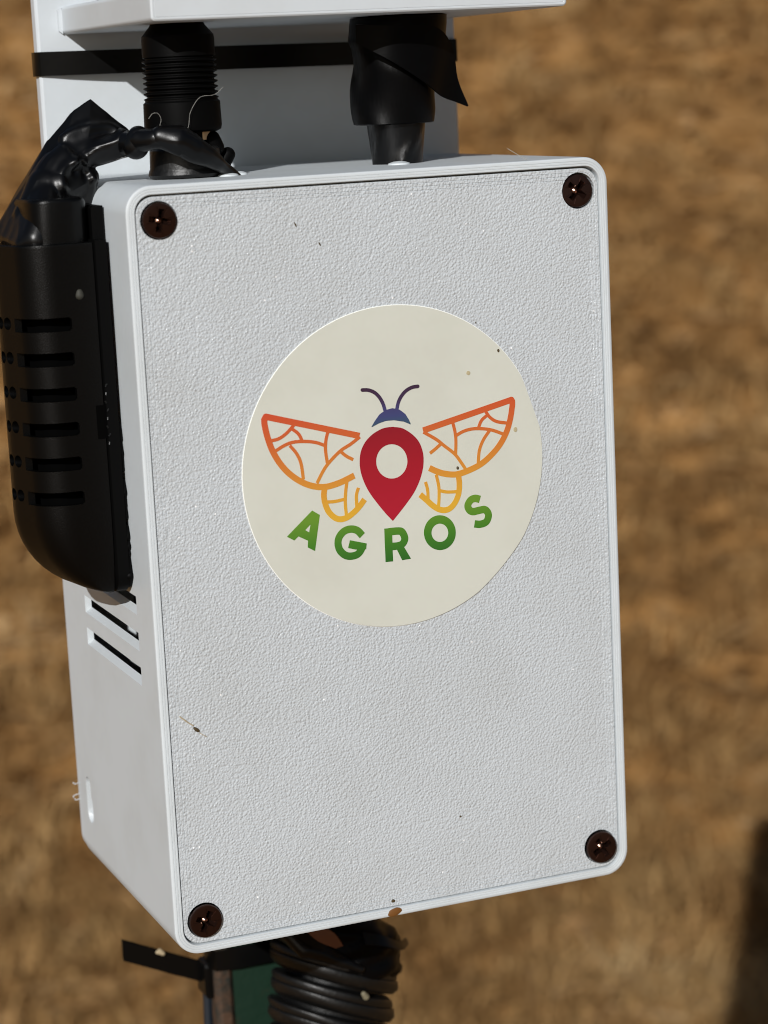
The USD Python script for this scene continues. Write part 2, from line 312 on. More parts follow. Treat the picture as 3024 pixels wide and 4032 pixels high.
def ground_sheet():
    ang0 = YAW                                     # finest where the photograph looks, coarse elsewhere
    t = np.concatenate([np.linspace(-.36, .36, 180), np.linspace(.36, 2 * math.pi - .36, 90)[1:-1]])
    R = np.concatenate([[.02], np.geomspace(.2, .95, 14), np.geomspace(.98, 6, 260), np.geomspace(6.1, 420, 90)])
    a = ang0 + t
    X = R[:, None] * np.sin(a) + CAM[0]; Y = R[:, None] * np.cos(a) + CAM[1]
    Z = terrain(X, Y); n = len(t); k = len(R)
    v = np.stack([X, Y, Z], -1).reshape(-1, 3)
    i, j = np.meshgrid(np.arange(k - 1), np.arange(n), indexing='ij'); j2 = (j + 1) % n
    A, B, C, D = i * n + j, i * n + j2, (i + 1) * n + j2, (i + 1) * n + j
    f = np.concatenate([np.stack([A, C, B], -1).reshape(-1, 3), np.stack([A, D, C], -1).reshape(-1, 3)])
    t_ = trimesh.Trimesh(v, f, process=False)
    if t_.face_normals[:, 2].mean() < 0: t_.invert()
    return t_

gm = usdkit.material(stage, '/World/Looks/dry_soil', {
    'g': ('geometry', {}),
    'n1': ('noise_texture', {'scale': 2.2, 'detail': 4.0, 'roughness': .6}),
    'n2': ('noise_texture', {'scale': 20.0, 'detail': 4.0, 'roughness': .7}),
    'n3': ('noise_texture', {'scale': .5, 'detail': 3.0, 'roughness': .6}),
    'r1': ('rgb_ramp', {'ramp': [(.25, (0.1920, 0.1000, 0.0320)), (.5, (0.2880, 0.1560, 0.0544)), (.75, (0.3680, 0.2240, 0.0960))]}),
    'r2': ('rgb_ramp', {'ramp': [(.32, (.07, .036, .014)), (.47, (.25, .135, .048)), (.58, (.33, .19, .075)), (.7, (.56, .39, .22))]}),
    'r3': ('rgb_ramp', {'ramp': [(.35, (.8, .8, .8)), (.65, (1.12, 1.06, .95))]}),
    'x': ('mix_color', {'fac': .62}),
    'y': ('mix_color', {'blend_type': 'multiply', 'fac': 1.0, 'use_clamp': False}),
    'b': ('bump', {'distance': .02, 'strength': .6}),
    'p': ('principled_bsdf', {'roughness': .95, 'specular_ior_level': .1})},
    [('g.position', 'n1.vector'), ('g.position', 'n2.vector'), ('g.position', 'n3.vector'), ('n1.fac', 'r1.fac'), ('n2.fac', 'r2.fac'), ('n3.fac', 'r3.fac'),
     ('r1.color', 'x.a'), ('r2.color', 'x.b'), ('x.result', 'y.a'), ('r3.color', 'y.b'), ('y.result', 'p.base_color'), ('n2.fac', 'b.height'), ('b.normal', 'p.normal')], surface='p.BSDF')
g = usdkit.mesh(stage, '/World/ground', ground_sheet(), gm, smooth=True)
data(g.GetPrim(), kind='structure', label='dry brown field rising behind the box', category='ground')

def straw_mat(name, stops):
    return usdkit.material(stage, f'/World/Looks/{name}', {
        'o': ('object_info', {}), 'g': ('geometry', {}), 'n': ('noise_texture', {'scale': 6.0, 'detail': 4.0, 'roughness': .6}),
        'w': ('map_range', {'from_min': .3, 'from_max': .7, 'to_min': .04, 'to_max': .56, 'clamp': True}), 'a': ('math', {'math_type': 'multiply_add', 'value2': .33}),
        'r': ('rgb_ramp', {'ramp': stops}),
        'd': ('principled_bsdf', {'roughness': .7, 'specular_ior_level': .25}), 't': ('translucent_bsdf', {}), 'x': ('mix_closure', {'fac': .25})},
        [('g.position', 'n.vector'), ('n.fac', 'w.value'), ('o.random', 'a.value1'), ('w.result', 'a.value3'), ('a.value', 'r.fac'),
         ('r.color', 'd.base_color'), ('r.color', 't.color'), ('d.BSDF', 'x.closure1'), ('t.BSDF', 'x.closure2')], surface='x.closure')
M['straw'] = straw_mat('straw', [(0, (.16, .080, .026)), (.3, (.33, .182, .064)), (.6, (.48, .30, .12)), (.92, (.62, .45, .23)), (1, (.34, .28, .08))])
M['litter'] = straw_mat('litter', [(0, (.10, .05, .02)), (.3, (.26, .138, .05)), (.6, (.45, .28, .12)), (.85, (.66, .49, .29)), (1, (.43, .25, .13))])

rng = np.random.default_rng(7)
def tuft(n, h, spread, lean, w):
    V, F = [], []
    for _ in range(n):
        a = rng.uniform(0, 2 * math.pi); b = rng.uniform(0, 2 * math.pi); d = rng.uniform(0, spread)
        base = np.array([d * math.cos(a), d * math.sin(a), -.01]); hh = h * rng.uniform(.4, 1.1); L = lean * rng.uniform(.3, 1.3)
        side = np.array([-math.sin(b), math.cos(b), 0]) * w * rng.uniform(.6, 1.3)
        p1 = base + [L * .35 * math.cos(b), L * .35 * math.sin(b), hh * .6]; p2 = base + [L * math.cos(b), L * math.sin(b), hh * rng.uniform(.6, 1)]
        k = len(V); V += [base - side, base + side, p1 - side * .8, p1 + side * .8, p2]
        F += [(k, k + 1, k + 3), (k, k + 3, k + 2), (k + 2, k + 3, k + 4)]
    return trimesh.Trimesh(np.array(V), np.array(F), process=False)
def flake(L, W):
    """A curled dead leaf / flat piece of straw."""
    V, F = [], []
    bend = rng.uniform(-.25, .35); curl = rng.uniform(.1, .4)
    for i, s in enumerate(np.linspace(0, 1, 5)):
        w = W * math.sin(math.pi * (s * .86 + .07)) ; z = L * bend * s * s + .01
        V += [(L * (s - .5), -w, z + curl * w), (L * (s - .5), 0, z), (L * (s - .5), w, z + curl * w)]
    for i in range(4):
        for j in range(2):
            a = i * 3 + j; F += [(a, a + 3, a + 4), (a, a + 4, a + 1)]
    return trimesh.Trimesh(np.array(V), np.array(F), process=False)

def scatter(name, label, cat, protos, mats, n, dist, wid, size, seed, tilt=.15):
    """Spread over the strip of field that the camera looks at, and a few steps to either side of it."""
    q = np.random.default_rng(seed)
    path = f'/World/{name}'
    pi = UsdGeom.PointInstancer.Define(stage, path)
    refs = []
    for i, (t, m_) in enumerate(zip(protos, mats)):
        usdkit.mesh(stage, f'{path}/Prototypes/piece_{i:03d}', t, m_, smooth=False); refs.append(f'{path}/Prototypes/piece_{i:03d}')
    pi.CreatePrototypesRel().SetTargets([Sdf.Path(r) for r in refs])
    d = dist(q, n); a = YAW + np.arctan2(q.uniform(-1, 1, n) * (wid[0] + wid[1] * d), d)
    x = CAM[0] + d * np.sin(a); y = CAM[1] + d * np.cos(a); z = terrain(x, y)
    s = q.uniform(*size, n)
    yaw = q.uniform(0, 2 * math.pi, n); tx = q.normal(0, tilt, n)
    quat = np.stack([np.cos(yaw / 2) * np.cos(tx / 2), np.cos(yaw / 2) * np.sin(tx / 2), np.sin(yaw / 2) * np.sin(tx / 2), np.sin(yaw / 2) * np.cos(tx / 2)], -1)
    pi.CreatePositionsAttr(Vt.Vec3fArray.FromNumpy(np.stack([x, y, z], -1).astype(np.float32)))
    pi.CreateScalesAttr(Vt.Vec3fArray.FromNumpy(np.repeat(s[:, None], 3, 1).astype(np.float32)))
    pi.CreateOrientationsAttr(Vt.QuathArray([Gf.Quath(float(w), float(a_), float(b_), float(c_)) for w, a_, b_, c_ in quat]))
    pi.CreateProtoIndicesAttr(Vt.IntArray.FromNumpy(q.integers(0, len(protos), n).astype(np.int32)))
    data(pi.GetPrim(), label=label, category=cat, kind='stuff')

scatter('dry_grass', 'short straw coloured dry grass covering the field', 'grass',
        [tuft(26, .05, .05, .07, .0016), tuft(22, .035, .06, .08, .0020), tuft(30, .06, .04, .05, .0015)], [M['straw']] * 3,
        13000, lambda q, n: 1.0 + 9 * q.uniform(0, 1, n) ** 1.7, (.45, .27), (.6, 1.3), 11)
scatter('straw_litter', 'pale broken straw and leaf bits lying on the field', 'litter',
        [flake(.08, .0035), flake(.05, .006), flake(.11, .0025), flake(.035, .010)], [M['litter']] * 4,
        22000, lambda q, n: 1.0 + 6 * q.uniform(0, 1, n) ** 1.5, (.4, .27), (.5, 1.4), 12, tilt=.35)

# ------------------------------------------------------------------ the box
W, D, H = .1, .0715, .15
sensor_box = Thing('sensor_box', 'white 3D printed box with a round moth logo sticker and four screws', 'box', (W / 2, D / 2, 0))
shell = rect_loft(0, W, 0, H, .0052, [
    (.0012, D), (.0003, D - .0006), (.0003, D - .0026), (.0007, D - .0029), (.0007, D - .0032), (.0001, D - .0035), (0, D - .005), (0, .0005), (.00012, .00015), (.0004, 0),
    (.00075, 0), (.00083, .00009), (.00091, 0), (.00125, 0), (.00133, .00009), (.00141, 0), (.0017, 0), (.00185, .0003), (.00185, .0036), (.0045, .0036), (.0045, .0064), (.0014, .0080), (.0014, D - .003)], n=10)
shell = man(shell)
# three louvres in the left wall: opening at the top, floor sloping out and down
for z in (.0705, .0632, .0562):
    prof = [(-.002, z - .0036), (-.002, z + .0001), (.003, z + .0001), (.003, z - .0027), (.00138, z - .0027), (0, z - .0036)]
    shell -= man(extrude_xz(Polygon(prof), .0112, .0515))
# the small oblong cable hole low in the left wall
slot = m3.Manifold.batch_hull([m3.Manifold.cylinder(.006, .0019, .0019, 20).rotate([0, 90, 0]).translate([-.002, .0605, z]) for z in (.0135, .0190)])
shell -= slot
shell -= m3.Manifold.batch_hull([m3.Manifold.cylinder(.0021, .0024, .0014, 20).rotate([0, 90, 0]).translate([-.0003, .0600, z]) for z in (.0128, .0150)])
body = sensor_box.part('body', shell, M['white'])
# a dark board inside, seen through the louvres
sensor_box.part('circuit_board', box(.013, .0146, .012, .060, .02, .12), M['void'])
lx0, lx1, lz0, lz1 = .00198, W - .00198, .00198, H - .0022
lid = rect_loft(lx0, lx1, lz0, lz1, .0036, [(0, .0033), (0, .0006), (.00018, .0004), (.0007, .0004), (.0008, .00052), (.0009, .0004), (.0014, .0004), (.0015, .00052), (.0016, .0004),
                                            (.0021, .0004), (.0022, .0005), (.0023, .0004)], n=10)
lid = man(lid)
SCREWS = [(.0064, .1434, .0002, .05, 'bottom'), (.0936, .1434, .0014, -.10, ''), (.0064, .0066, .0000, .03, ''), (.0936, .0066, -.0002, -.06, '')]
for x, z, y, tl, _ in SCREWS:
    c = m3.Manifold.cylinder(.006, .0036, .0036, 40).rotate([-90, 0, 0]).translate([x, -.001, z])
    lid -= c
lid_path = sensor_box.part('lid', lid, M['lid'], smooth=25)
for i, (x, z, y, tl, _) in enumerate(SCREWS):
    r = .00335
    head = man(lathe([(.0012, -.0026), (r * .78, -.0008), (r, -.0002), (r, .0003), (r * .96, .00055), (r * .80, .00062), (r * .4, .00066)], n=48, direction='-y'))
    cut = None
    for k in range(2):
        c = m3.Manifold.batch_hull([box(-.0022, .0022, -.002, -.0005, -.00055, .00055), box(-.0012, .0012, .0, .0015, -.0004, .0004)]).rotate([0, 90 * k, 0])
        cut = c if cut is None else cut + c
    c2 = m3.Manifold.cylinder(.002, .00105, .0006, 20).rotate([-90, 0, 0]).translate([0, -.001, 0])
    head -= cut + c2
    for k in range(8):                            # the ticks between the arms
        head -= box(.00125 + .0003 * (k % 2),   .0027, -.001, -.00050, -.00012, .00012).rotate([0, 22.5 + 45 * k, 0])
    ang = (12, 40, 25, 60)[i]
    head = head.rotate([0, ang, 0]).rotate([math.degrees(tl) * .8, 0, math.degrees(tl)]).translate([x, y, z])
    sp = sensor_box.part('screw', head, M['screw'], smooth=25)
    tip = man(lathe([(.0008, -.0014), (.00055, -.0003), (.0003, -.0001), (.0001, 0)], n=16, direction='-y')).translate([x, y + .0002, z])
    sensor_box.part('recess_floor', tip, M['bronze'], parent=sp)

# ---- the round sticker on the lid
SX, SZ, SR = .0515, .0920, .0319
q = np.random.default_rng(3)
tt = np.linspace(0, 2 * math.pi, 160, endpoint=False)
rad = SR * (1 + .0025 * (meshkit.noise(np.stack([np.cos(tt), np.sin(tt), 0 * tt], -1) * 2.2, 4) - .5))
flat = np.clip((np.cos(tt - .33) - .985) / .015, 0, 1); rad -= .00045 * flat       # the slightly trimmed right edge
flat2 = np.clip((np.cos(tt + .80) - .975) / .025, 0, 1); rad -= .0003 * flat2
circ = Polygon(np.stack([SX + rad * np.cos(tt), SZ + rad * np.sin(tt)], -1))
sensor_box.part('sticker_edge', extrude_xz(circ.buffer(.00011), .00030, .00046), M['paper_edge'], smooth=20)
st_path = sensor_box.part('sticker', extrude_xz(circ, .00015, .00044), M['paper'], smooth=20, label='round cream paper sticker with a moth logo')
def xz(l): return [(a * 1e-3, b * 1e-3) for a, b in l]
def stroke(lines, w, cap='flat', smooth=True):
    out = []
    for l in lines:
        p = np.array(xz(l))
        out.append(LineString(p).buffer(w / 2, cap_style=cap, join_style='round'))
    return unary_union(out)
def curve(l, closed=False, per=5):
    p = np.array(l, float)
    if closed:
        p = np.vstack([p[-1], p, p[0], p[1]]); s = smooth_path(np.column_stack([p, 0 * p[:, 0]]), per)[:, :2]
        return s[per:-per - 1]
    return smooth_path(np.column_stack([p, 0 * p[:, 0]]), per)[:, :2]
TOP, BOT = .00009, .00016
def motif(name, shape, m_): sensor_box.part(name, extrude_xz(shape.simplify(2e-6), TOP, BOT), m_, parent=st_path, smooth=20)
for side in ('left', 'right'):
    th = LOGO[f'wing_{side}_thick']; tn = LOGO[f'wing_{side}_thin']
    k0 = 1 if side == 'left' else 1
    outer = th[0]
    first = [outer[0], outer[1]]; rest = outer[2:]
    big = unary_union([stroke([[outer[0], outer[1]] + [tuple(p) for p in curve(rest)]], .00123), stroke([curve(th[1])], .00118)])
    tri = Polygon(xz([outer[0], tn[0][0], tn[0][1]])).buffer(.0001)
    thin = stroke([curve(l) for l in tn], .00066)
    motif('wing', unary_union([big, thin]).buffer(.00005).buffer(-.00005), M['wing'])
motif('map_pin', Polygon(xz(curve(LOGO['pin'][0][:12])) + xz(curve(LOGO['pin'][0][11:] + [LOGO['pin'][0][0]]))).buffer(0).difference(Polygon(xz(LOGO['pin'][1]))), M['pin'])
motif('moth_head', unary_union([Polygon(xz(LOGO['head'][0])).buffer(.00006), stroke([curve(LOGO['antenna'][0]), curve(LOGO['antenna'][1])], .00072, 'round')]), M['head'])
motif('letter', Polygon(xz(LOGO['A'][0]), [xz(LOGO['A'][1])]), M['letters'])
motif('letter', unary_union([stroke([curve(LOGO['Garc'][0])], .00148), Polygon(xz(LOGO['Gbar'][0]))]), M['letters'])
motif('letter', unary_union([Polygon(xz(LOGO['Rstem'][0])), stroke([curve(LOGO['Rbowl'][0])], .00150), Polygon(xz(LOGO['Rleg'][0]))]), M['letters'])
motif('letter', Polygon(xz(LOGO['O'][0]), [xz(LOGO['O'][1])]), M['letters'])
motif('letter', stroke([curve(LOGO['S'][0])], .00150), M['letters'])

# ---- dirt on the box
def blob(x, z, rx, rz, y0, ang=0, h=.00008):
    t = np.linspace(0, 2 * math.pi, 18, endpoint=False)
    k = 1 + .25 * (meshkit.noise(np.stack([np.cos(t) + x * 900, np.sin(t) + z * 900, 0 * t], -1) * 1.6, 2) - .5)
    p = np.stack([rx * k * np.cos(t), rz * k * np.sin(t)], -1); c, s = math.cos(ang), math.sin(ang)
    p = p @ np.array([[c, s], [-s, c]])
    return loft([np.stack([x + p[:, 0] * f, np.full(18, y0 - hh), z + p[:, 1] * f], -1) for f, hh in ((1, -.0004), (1, h * .3), (.8, h * .8), (.3, h))])
sensor_box.part('resin_drop', blob(.0464, .00095, .0015, .00085, 0.0000, .2, .0002), M['stain'], label='brown drop of dirt on the bottom rim')
for a in ((.0072, .0453, .00034, .00075, .0003, .9, .0003), (.0333, .1408, .00013, .0005, .00035, .4), (.0380, .1368, .00013, .0004, .00035, .5), (.0463, .0032, .0004, .0003, .0003),
          (.0620, .0185, .0002, .0002, .0003), (.0700, .1190, .0001, .0002, .0003), (.0745, .1131, .00022, .0003, -.00002), (.0646, .0905, .00022, .0003, -.00002)):
    sensor_box.part('dirt_speck', blob(*a), M['speck'])
M['speck_pale'] = mat('pale_speck', (.42, .36, .22), .6)
M['speck_dim'] = mat('dim_speck', (.025, .024, .017), .7)
M['chip'] = mat('dull_chip', (.16, .14, .09), .7)
M['leg'] = mat('insect_leg', (.40, .32, .20), .6)
for a in ((.0678, .1092, .0004, .0004, .00008, 0, .00003), (.0776, .0969, .0004, .0005, .00008, 0, .00003)):
    sensor_box.part('dirt_speck', blob(*a), M['speck_pale'])
sensor_box.part('insect_leg', tube([(.0040, .0003, .0484), (.0050, .0002, .0475), (.0058, .0003, .0468), (.0066, .0003, .0462)], .00013, 6, 4), M['leg'])
sensor_box.part('insect_leg', tube([(.0077, .0003, .0446), (.0087, .0002, .0439), (.0092, .0003, .0435)], .00007, 6, 4), M['leg'])
# loose print strings on the back edge, low on the left
for z, a, c in ((.0166, .0008, -.0004), (.0141, .0010, .0012), (.0129, .0007, -.0003)):
    sensor_box.part('print_string', tube([(.0003, .0700, z + .0004), (-.0004, .0708, z), (-a * .8, .0714, z - c * .3), (-a * .9, .0712, z - c * .6)], .00010, 6, 5), M['white'])
# bulge of glue round the cables on the top
for gx, gy, r_ in ((.0265, .0185, .0022), (.0300, .0215, .0016), (.0640, .0215, .0024)):
    sensor_box.part('glue_bead', lathe([(r_, H - .0003), (r_ * .9, H + .0003), (r_ * .5, H + .0006), (r_ * .1, H + .0007)], (gx, gy, 0), 20), M['white'])

# ------------------------------------------------------------------ backing plate and upper shelf
plate = Thing('backing_plate', 'tall flat white plate standing behind the box and the black strap', 'plate', (.052, .0745, 0))
plate.part('panel', rect_loft(.0040, .1005, .004, .262, .002, [(.0004, .0725 + .0036), (0, .0725 + .0032), (0, .0725 + .0006), (.0003, .0725 + .0002), (.0006, .0725)], n=4), M['white_plate'])
ZS = .1797
shelf = Thing('upper_shelf', 'thick white ledge jutting from the plate above both connectors', 'shelf', (.052, .0725, ZS))
shelf.part('slab', rect_loft(.0095, .0960, ZS, ZS + .0058, .0009, [(.0, .07249), (0, .0080), (.00012, .0074), (.0004, .0072), (.0007, .0072), (.00078, .00728), (.00086, .0072)], n=5), M['white_plate'])
shelf.part('fillet', extrude_xz(Polygon([(.0087, ZS + .0007), (.0095, ZS + .0001), (.0095, ZS + .0056), (.0087, ZS + .0050)]), .0716, .0724), M['white_plate'])
black_plug = Thing('cable_plug', 'black plug standing on the ledge at the top edge of the photo', 'plug', (.022, .06, ZS + .0058))
black_plug.part('housing', rect_loft(.0170, .0300, ZS + .0059, ZS + .017, .0012, [(.0006, .0712), (0, .0706), (0, .0480), (.0006, .0474)], n=5), M['black'])
black_plug.part('cable', tube([(.0235, .060, ZS + .0165), (.0235, .060, ZS + .03), (.026, .061, ZS + .045), (.03, .06, ZS + .07)], .0028, 12), M['tape'])

# ------------------------------------------------------------------ black strap round the plate
strap = Thing('cable_tie', 'wide black cable tie pulled round the white plate above the box', 'cable tie', (.052, .0745, .1732))
def band(path, zc, w, th, closed=True):
    """path: (x, y) loop; rectangular section with eased edges."""
    P = np.asarray(path, float); n = len(P)
    T = np.roll(P, -1, 0) - np.roll(P, 1, 0) if closed else np.gradient(P, axis=0)
    T /= np.linalg.norm(T, axis=1, keepdims=True); N = np.stack([T[:, 1], -T[:, 0]], -1)
    z = zc(P) if callable(zc) else np.full(n, zc)
    e = th * .3
    sec = [(0, -w / 2 + e), (0, w / 2 - e), (e, w / 2), (th - e, w / 2), (th, w / 2 - e), (th, -w / 2 + e), (th - e, -w / 2), (e, -w / 2)]
    k = len(sec); V = np.array([[(*(p + nn * o), zz + h) for o, h in sec] for p, nn, zz in zip(P, N, z)]).reshape(-1, 3)
    F = []
    for i in range(n if closed else n - 1):
        i2 = (i + 1) % n
        for j in range(k):
            j2 = (j + 1) % k; a, b, c, d = i * k + j, i2 * k + j, i2 * k + j2, i * k + j2
            F += [(a, b, c), (a, c, d)]
    if not closed:
        for j in range(1, k - 1): F += [(0, j, j + 1), ((n - 1) * k, (n - 1) * k + j + 1, (n - 1) * k + j)]
    t = trimesh.Trimesh(V, np.array(F), process=False)
    if t.volume < 0: t.invert()
    return t
loop = []
for x in np.linspace(.0060, .0985, 26):
    u = (x - .006) / .0925; loop.append((x, .0716 - .0042 * math.sin(math.pi * u) ** .8))
loop += [(.1003, .0715), (.1010, .0730), (.1011, .0760), (.1000, .0782), (.09, .0800), (.07, .0990), (.05, .1050), (.03, .0990), (.012, .0800), (.0042, .0782), (.0034, .0760), (.0034, .0732), (.0042, .0719)]
loop = np.array(loop)
strap.part('band', band(loop, lambda P: .1738 - (P[:, 0] - .0) * .010, .0044, -.0010), M['tie'], smooth=40)
strap.part('lock_head', rect_loft(.0405, .0475, .1690, .1775, .001, [(.0006, .1105), (0, .1100), (0, .1062), (.0006, .1058)], n=4), M['tie'])

# ------------------------------------------------------------------ left connector: ribbed black gland
gland = Thing('ribbed_connector', 'black ribbed screw connector hanging from the left of the ledge', 'connector', (.0197, .024, H))
ax = (.0197, .024, 0)
prof = [(.0052, ZS), (.0054, ZS - .0004), (.0070, ZS - .0023), (.0071, ZS - .0030), (.0071, .1735)]
gland.part('body', lathe(prof[::-1], ax, 48), M['black'])
z = .1735
sleeve = [(.0071, z)]
for k in range(8):
    a = z - .00103 * k
    sleeve += [(.0071, a - .0001), (.0066, a - .00035), (.0066, a - .00055), (.0073, a - .00080), (.0073, a - .00098)]
sleeve += [(.0071, .1652), (.0071, .1645)]
gland.part('ribbed_sleeve', lathe(sleeve, ax, 56), M['black'])
gland.part('collar', lathe([(.0070, .1650), (.0075, .1646), (.0076, .1600), (.0074, .1592), (.0066, .1588)], ax, 40), M['black'])
gland.part('neck', lathe([(.0040, .1590), (.0040, .1545)], ax, 24), M['black'])
gland.part('thread', lathe([(.0022, .1590), (.0022, .1572)], (.0233, .0235, 0), 16), M['brass'])
gland.part('latch', hull((.0248, .0225, .1572, .0018), (.0256, .0225, .1556, .0017)), M['black'])
gland.part('latch', hull((.0285, .0240, .1540, .0015), (.0275, .0240, .1526, .0016)), M['black'])
gland.part('base_nut', lathe([(.0071, .1502), (.0074, .1508), (.0072, .1516), (.0070, .1520), (.0069, .1555), (.0064, .1560)], ax, 40), M['rubber'])
for pts in ([(.0104, .0160, .1619), (.0112, .0158, .1628), (.0122, .0157, .1628), (.0128, .0158, .1617), (.0125, .0160, .1603)],
            [(.0262, .0172, .1672), (.0240, .0165, .1658), (.0209, .0160, .1654), (.0187, .0155, .1628), (.0182, .0155, .1604), (.0176, .0157, .1588)]):
    gland.part('fibre', tube(pts, .000035, 5, 6), M['hair'])

# ------------------------------------------------------------------ right connector wrapped in tape
taped = Thing('taped_connector', 'black tape wrapped connector with a loose pointed tape end', 'connector', (.0645, .029, H))
def squash(t, c, fx, fy):
    v = t.vertices.copy(); v[:, 0] = c[0] + (v[:, 0] - c[0]) * fx; v[:, 1] = c[1] + (v[:, 1] - c[1]) * fy
    return trimesh.Trimesh(v, t.faces, process=False)
cx, cy = .0685, .029
wrap = lathe([(.0099, ZS - .0002), (.0100, .1778), (.0099, .1745), (.0093, .1725), (.0090, .168), (.0083, .161), (.0080, .1582), (.0074, .1580), (.0072, .1590), (.005, .1592)], (cx, cy, 0), 56)
s_ = man(wrap).refine_to_length(.0011)
wt = tm(s_)
def lean(v):
    v = v.copy(); t = np.clip((ZS - v[:, 2]) / .0216, 0, 1); v[:, 0] -= .0025 * t
    ph = np.arctan2(v[:, 1] - cy, v[:, 0] - cx)
    k = np.clip((ZS - .003 - v[:, 2]) / .004, 0, 1)
    v[:, 2] -= .0012 * k * np.clip((v[:, 2] - .158) / .004, 0, 1) * np.sin(ph * 1 + 2.2)
    s = .0005 * np.sin(3 * ph + 420 * v[:, 2]) * k * (.4 + meshkit.noise(v * 190, 5))
    n = np.stack([np.cos(ph), np.sin(ph), 0 * ph], -1); return v + n * s[:, None]
wt.vertices = lean(wt.vertices)
taped.part('tape_wrap', wt, M['tape_dark'], smooth=50)
# diagonal overlap and the free end of the tape
def ribbon(a, b, th=.00025, sub=5):
    """Sheet between two polylines a and b (same length), with thickness."""
    a, b = smooth_path(a, sub), smooth_path(b, sub); k = 7
    rows = np.array([a + (b - a) * t for t in np.linspace(0, 1, k)])          # k, n, 3
    n = rows.shape[1]; V = rows.reshape(-1, 3); F = []
    for i in range(k - 1):
        for j in range(n - 1):
            p = i * n + j; F += [(p, p + 1, p + n + 1), (p, p + n + 1, p + n)]
    t = trimesh.Trimesh(V, np.array(F), process=False); nr = t.vertex_normals
    V2 = np.vstack([V + nr * th / 2, V - nr * th / 2]); m = len(V); F = np.array(F)
    rim = list(range(n)) + [i * n + n - 1 for i in range(1, k)] + [(k - 1) * n + j for j in range(n - 2, -1, -1)] + [i * n for i in range(k - 2, 0, -1)]
    side = []
    for p, q_ in zip(rim, rim[1:] + rim[:1]): side += [(p, q_, q_ + m), (p, q_ + m, p + m)]
    t = trimesh.Trimesh(V2, np.vstack([F, F[:, ::-1] + m, np.array(side)]), process=False); t.fix_normals(); return t
taped.part('tape_end', ribbon([(.0560, .0215, .1745), (.0620, .0178, .1705), (.0690, .0180, .1660), (.0735, .0205, .1632), (.0775, .0220, .1618), (.0800, .0222, .1608)],
                              [(.0560, .0212, .1780), (.0630, .0176, .1775), (.0720, .0190, .1770), (.0768, .0215, .1730), (.0780, .0221, .1665), (.0802, .0222, .1610)], .0003), M['tape_dark'], smooth=50)
low = tm(man(lathe([(.0053, .1500), (.0054, .1515), (.0057, .155), (.0061, .1592), (.004, .1594)], (.0667, .0285, 0), 40)).refine_to_length(.0009))
v = low.vertices; ph = np.arctan2(v[:, 1] - .0285, v[:, 0] - .0667); n_ = np.stack([np.cos(ph), np.sin(ph), 0 * ph], -1)
low.vertices = v + n_ * (.0008 * (meshkit.noise(np.stack([2.2 * ph - 260 * v[:, 2], 60 * v[:, 2], 0 * ph], -1), 8) - .5))[:, None]
taped.part('cable_sleeve', low, M['tape'], smooth=50)

# ------------------------------------------------------------------ black sensor on the left wall
sensor = Thing('humidity_sensor', 'black plastic sensor module with slots on the left wall', 'sensor', (-.01, .026, .0690))
XB, XF, Y0, Y1, ZB, ZT = -.0035, -.0170, .0120, .0310, .0713, .1396
SEC = Polygon([(XB + .03, Y0), (-.0158, Y0), (-.0210, Y0 + .0150), (-.0165, Y1), (XB + .03, Y1)])
def shell_solid(ins):
    """The sensor shell shrunk by ins: rounded in plan at the outer corners and curved in at the bottom."""
    s = SEC.buffer(-.0068).buffer(.0068 - ins, quad_segs=12)
    s = s.intersection(shapely.box(-1, -1, XB, 1)); ring = shapely.LinearRing(s.exterior.coords)
    pts = np.array([ring.interpolate(t, normalized=True).coords[0] for t in np.linspace(0, 1, 96, endpoint=False)])
    corners = np.array([[XB, s.bounds[1]], [XB, s.bounds[3]]])
    for c in corners: pts[np.argmin(np.linalg.norm(pts - c, axis=1))] = c
    zt, loops = ZT - ins, []
    zs = np.concatenate([ZB + ins + .0165 * (1 - np.cos(np.linspace(.12, math.pi / 2, 12))), [zt - .0006, zt - .0001, zt]])
    for i, z_ in enumerate(zs):
        t = np.clip((z_ - ZB - ins) / .0165, 0, 1); k = max(math.sqrt(max(0, 1 - (1 - t) ** 2)), .12)
        e = 1 - (.02 if i == len(zs) - 1 else (.006 if i == len(zs) - 2 else 0))
        yc = (Y0 + Y1) / 2
        p = np.column_stack([XB + (pts[:, 0] - XB) * k * e, yc + (pts[:, 1] - yc) * (.75 + .25 * k) * e])
        loops.append(np.column_stack([p, np.full(len(p), z_)]))
    return man(loft(loops))
outer = shell_solid(0); inner = shell_solid(.0013)
case = outer - inner
SLOTS = [.1245, .1179, .1112, .1045, .0978, .0911]
for z_ in SLOTS:
    case -= m3.Manifold.batch_hull([box(-.03, -.0090, -.01, Y0 + .0064, z_ - .0013, z_ + .0013), box(-.03, -.0085, -.01, Y0 + .0064, z_ - .0009, z_ + .0009)])
    case -= m3.Manifold.batch_hull([box(-.03, -.0090, Y1 - .0052, .06, z_ - .0013, z_ + .0013), box(-.03, -.0085, Y1 - .0052, .06, z_ - .0009, z_ + .0009)])
    for y_ in (.0208, .0234):
        case -= m3.Manifold.cylinder(.01, .0012, .0012, 20).rotate([0, 90, 0]).translate([-.0235, y_, z_ + .0002])
sensor.part('case', case, M['black_shell'], smooth=35)
sensor.part('filter', shell_solid(.0034), M['pit'])
def plate_loop(x, ins, zb):
    p = []
    for a in np.linspace(0, math.pi / 2, 6): p.append((Y1 - ins - .004 + .004 * math.sin(a), zb + ins + .004 - .004 * math.cos(a)))
    p += [(Y1 - ins, ZT - ins), (Y0 + ins, ZT - ins)]
    for a in np.linspace(0, math.pi / 2, 6): p.append((Y0 + ins + .004 - .004 * math.cos(a), zb + ins + .004 - .004 * math.sin(a)))
    p = np.array(p); return np.column_stack([np.full(len(p), x), p])
